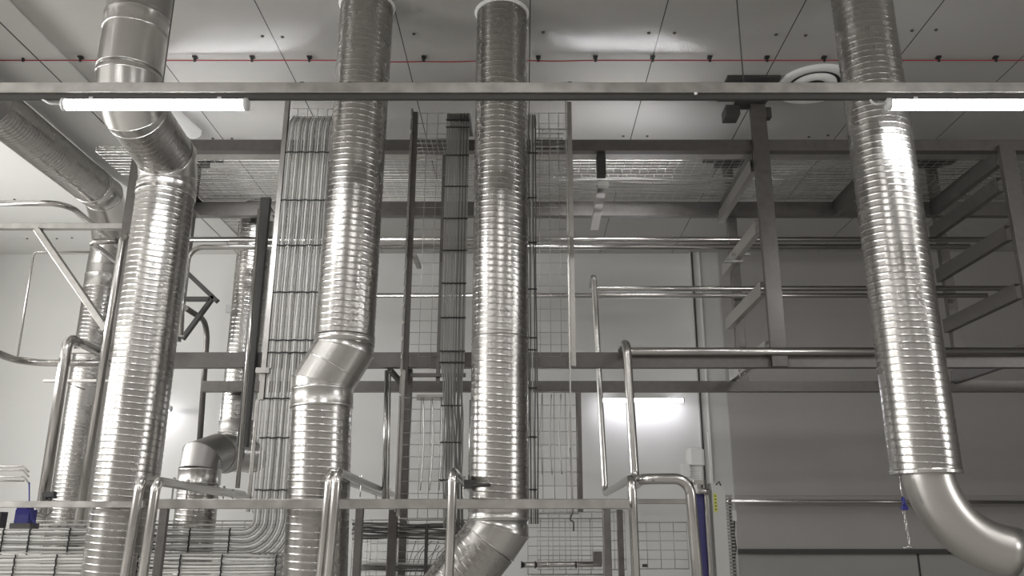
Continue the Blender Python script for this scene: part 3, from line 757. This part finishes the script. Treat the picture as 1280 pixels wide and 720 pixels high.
# clamps and standoffs round the near loops
# ------------------------------------------------------------------ near handrail-like loops
YN = 6.2
def loop(u0, v0, u1, v1, uf, vf, yn_, lab, r=.034, grp=None, m='steel'):
    """riser u0,v0 (top) to u1,v1 (bottom) at depth yn_, its top bent back to uf,vf"""
    top = at(u0, v0, yn_); far_y = (top.z - CZ) / ((zr(vf, 8.) - CZ) / 8.)
    fp = at(uf, vf, far_y); bx = at(u1, v1, yn_).x
    pipe('riser_pipe', [(fp.x, far_y, top.z), (top.x, yn_, top.z), (bx - .02, yn_, .55)], r, lab, R=.09, m=m)
    # standoff studs under the level leg
    for f_ in (.25, .75):
        p = Vector((top.x, yn_, top.z)).lerp(Vector((fp.x, far_y, top.z)), f_)
        s_ = MB().lathe(p, [(0, .055), (.014, .05), (.014, .035), (.008, .034), (.008, -.13), (0, -.13)], n=10)
        s_.build('stud', 'steel', LAST[-1])
LAST = []
_pipe = pipe
def pipe(*a, **k):
    o = _pipe(*a, **k); LAST.append(o); return o
loop(176, 599, 154, 715, 304, 618, 6.32, 'bright riser pipe in front of the thick duct, further from the square post')
loop(196, 601, 179, 715, 312, 622, YN, 'bright riser pipe close beside the square rail post')
loop(413, 593, 399, 715, 482, 620, 6.28, 'bright riser pipe in front of the offset duct, further of the touching pair')
loop(422, 590, 410, 715, 500, 622, YN, 'bright riser pipe in front of the offset duct, nearer of the touching pair')
loop(566, 589, 563, 715, 601, 625, YN, 'lone bright riser pipe in front of the narrow cable bundle')
# ------------------------------------------------------------------ guard rail
YG = 6.5
d = thing('guard_rail', (0, YG, CZ - .7), 'square steel rail crossing low behind the bright riser pipes', 'rail')
xa, xb_ = at(190, 630, YG).x, at(786, 630, YG).x
MB().bar((xa, YG, zr(630, YG)), (xb_, YG, zr(630, YG)), .07, px(12, 630, YG), .005).build('top_rail', 'frame_light', d)
for u in (205, 449.5, 758):
    X = at(u, 645, YG).x
    MB().bar((X, YG, .55), (X, YG, zr(636, YG)), px(9.5, 645, YG), .06, .005, up=Vector((0, 1, 0))).build('post', 'frame', d)
YG2 = 7.1
MB().bar((-4.8, YG2, zr(630.5, YG2)), (at(180, 630, YG2).x, YG2, zr(630.5, YG2)), .05, px(8, 630, YG2), .004).build('guard_rail', 'frame_light', None, label='slim level steel rail near the blue box, behind the bright riser pipes', category='rail')
MB().bar((at(788, 627, YG2 + .3).x, YG2 + .3, zr(627, YG2 + .3)), (at(868, 627, YG2 + .3).x, YG2 + .3, zr(627, YG2 + .3)), .05, px(6, 627, YG2 + .3), .004).build('guard_rail', 'frame_light', None, label='short slim steel rail under the looped pipe', category='rail')
for (u, Y, w, v0, lab) in ((491, 8.3, 11, 637, 'broad dark steel post standing below the rail between riser pipes'), (504, 8.9, 9, 462, 'tall slim steel post beside the mesh ladder foot'), (775, 8.6, 7, 637, 'slim grey post behind the near drop pipe')):
    X = at(u, 660, Y).x
    MB().bar((X, Y, .5), (X, Y, zr(v0, Y)), px(w, 660, Y), .08, .005, up=Vector((0, 1, 0))).build('steel_post', 'frame', None, label=lab, category='post')
# ------------------------------------------------------------------ pipes near the white wall
yg = 8.0
def back(u, v, y, uf, vf):
    z = zr(v, y); yf = (z - CZ) / ((zr(vf, 8.) - CZ) / 8.); p = at(uf, vf, yf); return (p.x, yf, z)
pipe('riser_pipe', [back(86, 422, yg, 127, 440), at(85, 422, yg), at(48, 665, yg)], .050, 'thick upright pipe with rounded top near the blue box', R=.12)
pipe('riser_pipe', [back(155, 292, yg, 172, 306), at(155, 292, yg), at(97, 660, yg)], .040, 'tall slanting-looking upright pipe just beside the thick duct', R=.12)
pipe('process_pipe', [at(146, 301, 8.4), at(113, 303, 8.4), back(113, 303, 8.4, 145, 326)], .034, 'short hairpin pipe above the far drop of the overhead duct', R=.07)
pipe('process_pipe', [at(-30, 254, 8.8), at(84, 254, 8.8), back(84, 254, 8.8, 150, 310)], .034, 'pipe running level under the ceiling then turning away by the overhead duct', R=.22)
pipe('slim_pipe', [at(112, 315, 10.5), at(42.5, 315, 10.5), at(22, 446, 10.5)], .013, 'thin bent conduit on the white wall side', R=.06)
pipe('process_pipe', [at(-30, 432, 7.5), at(29, 453.5, 8.45), at(160, 454.5, 8.45)], .036, 'level pipe crossing behind the thick upright pipe', R=.25)
pipe('process_pipe', [at(-30, 428, 7.8), at(24, 450, 8.7), at(60, 452, 8.7)], .020, 'thin pipe lying above the level pipe near the frame edge', R=.2)
MB().sweep([at(85, 479, 9.0), at(106, 487, 9.0)], .006, 6).build('stay_wire', 'dark', None, label='short thin stay wire under the slim bar near the thick upright pipe', category='wire')
pipe('slim_pipe', [at(232, 385, 10.0), at(260, 403, 10.8), at(249, 560, 10.8)], .036, 'bent pipe dropping past the dark triangular brace', R=.25, m='frame')
pipe('slim_pipe', [at(300.5, 250, 12.8), at(283, 540, 12.8)], .007, 'hair-thin upright conduit before the white wall', R=.1, m='dark')
MB().box(at(290, 386, YB - .06), .20, .10, .13).build('junction_box', 'lamphouse', None, label='small grey junction box on the white wall', category='box')
pipe('slim_pipe', [at(483.5, 463, 8.7), at(480, 625, 8.7)], .024, 'upright slim pipe under the lower beam, beside the offset duct')
pipe('slim_pipe', [at(488, 463, 8.8), at(485, 625, 8.8)], .010, 'hair-slim upright rod beside the slim pipe under the lower beam')
pipe('slim_pipe', [at(589, 500, 7.6), at(587, 612, 7.6)], .016, 'bright slim upright pipe between the narrow cable bundle and the straight duct')
# right-hand wall pipe with blue clip and chain
YW = YB - .35
pipe('wall_pipe', [at(908, 626.5, YW), at(1300, 628, YW)], .030, 'long thin level pipe low across the dark door')
d = thing('hanging_chain', at(1131, 632, Y4), 'short chain hanging from a blue clip beside the smooth curved pipe', 'chain')
p = [at(1124.5, 596, Y4 - .1), at(1126, 612, Y4 - .1), at(1129, 624, Y4 - .1)]
MB().sweep(p, .006, 8).build('strap', 'steel', d)
mb = MB(); mb.sweep([at(1128.5, 622, Y4 - .1), at(1131.5, 636, Y4 - .1)], .014, 10); mb.box(at(1130.5, 635, Y4 - .1), .045, .03, .03)
mb.build('blue_clip', 'blue', d, label='blue plastic clip')
for k in range(8):
    c = at(1130 + .95 * k, 641 + 5.2 * k, Y4 - .1); a0 = PI / 2 if k % 2 else 0
    MB().sweep([c + Vector((.008 * math.cos(t_) * math.cos(a0), .008 * math.cos(t_) * math.sin(a0), .020 * math.sin(t_))) for t_ in [2 * PI * j / 12 for j in range(12)]], .0032, 6, closed=True).build('chain_link', 'steel', d)
MB().sweep([at(1129, 685, Y4 - .1), at(1137, 683, Y4 - .1), at(1142, 686, Y4 - .1)], .008, 6).build('hook', 'steel', d)
# ------------------------------------------------------------------ blue belt machine
YM = 9.4
d = thing('belt_machine', (at(885, 700, YM).x, YM, .3), 'white geared motor over an upright blue belt and pale side panel', 'machine')
def vbox(u0, u1, v0, v1, Y, dep, m, nm, ch=.01, parent=d, label=None):
    vm = (v0 + v1) / 2; x0_, x1_ = at(u0, vm, Y).x, at(u1, vm, Y).x
    z0_, z1_ = zr(v1, Y), zr(v0, Y)
    o = MB().bar(((x0_ + x1_) / 2, Y + dep / 2, z0_), ((x0_ + x1_) / 2, Y + dep / 2, z1_), x1_ - x0_, dep, ch, up=Vector((0, 1, 0))).build(nm, m, parent)
    if label: o['label'] = label
    return o
vbox(861, 881, 561.5, 581, YM, .2, 'white', 'motor_cap', .03)
cxm = at(871, 560, YM).x
MB().lathe((cxm + .0, YM + .1, zr(561.5, YM)), [(.085, 0), (.08, .02), (.05, .028), (0, .03)], n=24).build('motor_cap_lid', 'white', d)
mb = MB().lathe((at(873, 590, YM).x, YM + .1, zr(600, YM)), [(0, 0), (.075, 0)] + [x for k in range(7) for x in ((.075, .005 + k * .024), (.068, .010 + k * .024), (.068, .018 + k * .024), (.075, .023 + k * .024))] + [(.075, .175), (0, .176)], n=28)
mb.build('motor_body', 'white', d)
vbox(852, 862.5, 579, 596, YM - .03, .12, 'white', 'terminal_box', .015)
MB().sweep([at(857, 596, YM), at(858, 602, YM), at(864, 604, YM)], .018, 10).build('cable_gland', 'frame_light', d)
vbox(865, 882, 600, 606, YM - .01, .2, 'frame_light', 'gear_flange', .02)
vbox(868, 880, 605, 616, YM - .02, .2, 'galv_dull', 'gearbox', .03)
MB().sweep([at(872, 614, YM - .1), at(885, 614, YM - .1)], .035, 16).build('drive_shaft', 'steel', d)
def slant(u0, u1, v0, w0, w1, v1, Y, dep, m, nm, label=None):
    return None
vbox(873, 884, 617, 760, YM - .05, .12, 'belt', 'belt', .006, label='blue conveyor belt')
vbox(884.5, 888, 610, 760, YM - .08, .16, 'frame_light', 'side_rail', .004)
xw0, xw1 = at(889, 640, YM).x, at(905, 640, YM).x
mb = MB(); z_t = zr(604, YM); z_s = zr(616, YM); zz = .3; yy0, yy1 = YM - .1, YM + .15
out = [(xw0, zz), (xw1, zz), (xw1, z_s), (xw1 - .08, z_t), (xw0, z_t)]
for y in (yy0, yy1):
    for (x, z) in out: mb.v.append(Vector((x, y, z)))
n_ = 5
for i in range(n_): mb.face((i, (i + 1) % n_, n_ + (i + 1) % n_, n_ + i))
mb.face(range(n_)); mb.face([n_ + i for i in range(n_)][::-1])
mb.build('side_panel', 'pilaster', d)
st = vbox(892.5, 896.5, 617, 640, yy0 - .004, .003, 'yellow', 'warning_sticker', .0005, label='yellow sticker')
for k in range(5):
    z = zr(620 + 4.2 * k, yy0); MB().bar((at(893.3, 628, yy0).x, yy0 - .0055, z), (at(895.7, 628, yy0).x, yy0 - .0055, z), .001, .010, .0002).build('sticker_mark', 'dark', st)
vbox(886.3, 888.3, 540, 606, YM + .2, .03, 'white', 'mast', .004)
MB().sweep([at(895, 606, yy0), at(899, 602, yy0), at(901, 607, yy0)], .008, 8).build('lifting_eye', 'dark', d)
# chain track
for k in range(34):
    v = 620 + 3.7 * k
    X = at(911, 660, YM - .05).x
    z = zr(620, YM - .05) - k * .0345
    MB().bar((X - .05, YM - .06, z), (X + .05, YM - .06, z), .05, .019, .003).build('chain_link', 'galv_dull', d)
vbox(915.5, 919, 622, 760, YM + .0, .03, 'frame', 'chain_guide', .004)
vbox(915, 921, 638, 651, YM - .1, .06, 'pilaster', 'switch_box', .006)
MB().sweep(fillet([at(918, 651, YM - .07), at(917.5, 668, YM - .07), at(920, 685, YM - .07), at(918, 700, YM - .07)], .1), .010, 8).build('switch_cable', 'dark', d)
# ------------------------------------------------------------------ blue box and wiring near the bottom corner
YX = 7.25
d = thing('valve_box', at(27, 655, YX), 'small blue box standing on the low tray with a blue lead', 'box')
def vb2(u0, u1, v0, v1, Y, dep, m, nm, par, ch=.008, **k):
    vm = (v0 + v1) / 2
    return MB().bar(((at(u0, vm, Y).x + at(u1, vm, Y).x) / 2, Y + dep / 2, zr(v1, Y)), ((at(u0, vm, Y).x + at(u1, vm, Y).x) / 2, Y + dep / 2, zr(v0, Y)), at(u1, vm, Y).x - at(u0, vm, Y).x, dep, ch, up=Vector((0, 1, 0))).build(nm, m, par, **k)
vb2(17.5, 36.5, 637, 654, YX, .12, 'blue', 'body', d)
vb2(20, 35, 633.5, 637, YX, .10, 'blue', 'lid', d)
vb2(11, 38, 654, 661, YX, .14, 'dark', 'base', d)
MB().sweep(fillet([at(36.5, 603, YX), at(36.5, 634, YX), at(40, 650, YX), at(46, 656, YX)], .1), .006, 8).build('lead', 'blue', d)
for k, (v, ue, ve) in enumerate(((583, 36, 590), (588, 36, 596), (596, 37, 605), (601, 30, 601))):
    pts = [at(-20, v, YX + .05 * k), at(ue - 7, v - (0 if k != 1 else .5), YX + .05 * k), at(ue, ve, YX + .05 * k)] if k != 3 else [at(-20, v, YX + .15), at(ue, v, YX + .15)]
    MB().sweep(fillet(pts, .04), .008, 8).build('air_hose', 'frame_light', None, label='thin grey air hose reaching in above the blue box', category='hose', group='air hoses above the blue box')
mb = MB(); mb.box(at(-2, 650, YX), .09, .1, .13); mb.build('valve_block', 'dark', None, label='dark valve block at the frame edge beside the blue box', category='valve')
mb = MB(); mb.bar(at(55, 619, yg - .08), at(69, 618, yg - .08), .05, .05); mb.bar(at(56, 616, yg - .08), at(56.5, 625, yg - .08), .04, .04); mb.bar(at(68, 616, yg - .08), at(68, 623, yg - .08), .03, .04); mb.bar(at(62, 621, yg - .08), at(62, 629, yg - .08), .03, .02)
mb.build('pipe_clamp', 'black', None, label='black clamp on the thick upright pipe', category='clamp')
for k, (uu, rr) in enumerate(((52, 11), (57, 8), (46, 6))):
    pts = [at(uu + rr * math.cos(a), 638 + .75 * rr * math.sin(a), 7.6 - .05 * k) for a in [math.radians(170 + 22 * j) for j in range(10)]][::-1]
    pts = [at(uu + rr * math.cos(a), 636 + .9 * rr * math.sin(a), 7.6 - .05 * k) for a in [math.radians(-10 + 20 * j) for j in range(10)]]
    MB().sweep(pts, .006, 6).build('loose_cable', 'cable_dark', None, label='thin cable loop hanging round the thick upright pipe by the blue box', category='cable', group='cable loops by the blue box')
for i in range(7):
    u = 60 + i * 11; MB().box(at(u, 658, YT + .12), .05, .06, .03).build('cable_clamp', 'frame_light', None, label='small pale clamp along the top edge of the low tray', category='clamp', group='clamps on the low tray edge')
# ------------------------------------------------------------------ bottom centre: cable bundle and mesh trays
YC = 8.35
for k in range(9):
    zk = zr(655, YC) - .0165 * k
    pts = wavy((at(440, 660, YC).x, YC + .02 * (k % 3), zk), (at(603, 660, YC).x, YC + .02 * (k % 3), zk), .007, 16, k * 1.4)
    MB().sweep(pts, .0095, 8).build('cable', ('cable_dark', 'cable', 'cable_dark')[k % 3], None, label='dark level cable in the bundle behind the lone riser pipe', category='cable', group='low bundle behind the lone riser')
for k in range(4):
    zk = zr(705, YC) - .018 * k
    MB().sweep(wavy((at(452, 705, YC).x, YC, zk), (at(600, 705, YC).x, YC, zk), .004, 12, k * 2.4), .010, 8).build('cable', 'cable_dark' if k else 'cable', None, label='dark cable in the thin bundle at the bottom edge behind the lone riser pipe', category='cable', group='thin bundle at the bottom edge')
grid('wire_tray', (at(440, 690, 8.45).x, 8.45, zr(740, 8.45)), (1, 0, 0), (0, 0, 1), px(162, 690, 8.45), zr(650, 8.45) - zr(740, 8.45), .19, .075, .004, side=.1, label='low wire tray behind the lone riser pipe', category='cable tray')
grid('wire_tray', (at(446, 690, 9.4).x, 9.4, zr(740, 9.4)), (1, 0, 0), (0, 0, 1), px(140, 690, 9.4), zr(665, 9.4) - zr(740, 9.4), .11, .11, .004, label='further low wire tray seen through the first behind the lone riser pipe', category='cable tray')
# fanned loose wires
for k in range(10):
    u = 512 + 7 * k
    MB().sweep(fillet([at(u - 8, 722, 8.8), at(u, 700 - (k % 3) * 4, 8.8), at(u + 8 + (k % 4) * 3, 676 + (k % 2) * 6, 8.8)], .1), .004, 6).build('loose_cable', 'cable_dark', None, label='thin loose wire fanning out in the low tray behind the lone riser pipe', category='cable', group='loose wires in the low tray')
MB().bar(at(533.5, 655, 8.3), at(531.5, 730, 8.3), .03, .03, up=Vector((0, 1, 0))).build('steel_post', 'dark', None, label='thin dark upright in the low wire tray', category='post')
grid('wire_tray', (at(660, 690, 8.5).x, 8.5, zr(718, 8.5)), (1, 0, 0), (0, 0, 1), px(94, 690, 8.5), zr(648, 8.5) - zr(718, 8.5), .115, .09, .004, side=.12, label='wire mesh tray low beside the elbow of the straight duct', category='cable tray')
grid('wire_tray', (at(672, 690, 9.2).x, 9.2, zr(712, 9.2)), (1, 0, 0), (0, 0, 1), px(110, 690, 9.2), zr(640, 9.2) - zr(712, 9.2), .12, .10, .0035, label='wire mesh panel low behind the square post near the drop pipe', category='cable tray')
grid('wire_tray', (at(792, 690, 9.0).x, 9.0, zr(711, 9.0)), (1, 0, 0), (0, 0, 1), px(68, 690, 9.0), zr(653, 9.0) - zr(711, 9.0), .145, .098, .0035, label='wire mesh panel under the looped pipe beside the blue belt', category='cable tray')
MB().box(at(806, 707, 8.95), .05, .04, .03).build('cable_clamp', 'dark', None, label='small dark clamp on the mesh panel under the looped pipe', category='clamp')
pipe('slim_pipe', [at(652, 706, 8.3), at(752, 705, 8.3)], .026, 'level pipe with dark bands low beside the duct elbow')
for u in (652, 669, 720):
    MB().sweep([at(u - .8, 706, 8.3), at(u + .8, 706, 8.3)], .034, 14).build('pipe_band', 'dark', LAST[-1], label='dark band')
MB().box(at(747, 697, 8.2), .08, .08, .11).build('junction_box', 'frame', None, label='small grey box beside the square post low down', category='box')

# ------------------------------------------------------------------ world and colour
w = bpy.data.worlds.new('world'); SC.world = w; w.use_nodes = True
w.node_tree.nodes['Background'].inputs['Color'].default_value = (.5, .5, .5, 1)
w.node_tree.nodes['Background'].inputs['Strength'].default_value = .05
SC.view_settings.view_transform = 'Standard'; SC.view_settings.look = 'None'
SC.view_settings.gamma = 1; SC.view_settings.use_curve_mapping = False
SC.view_settings.exposure = EXPO
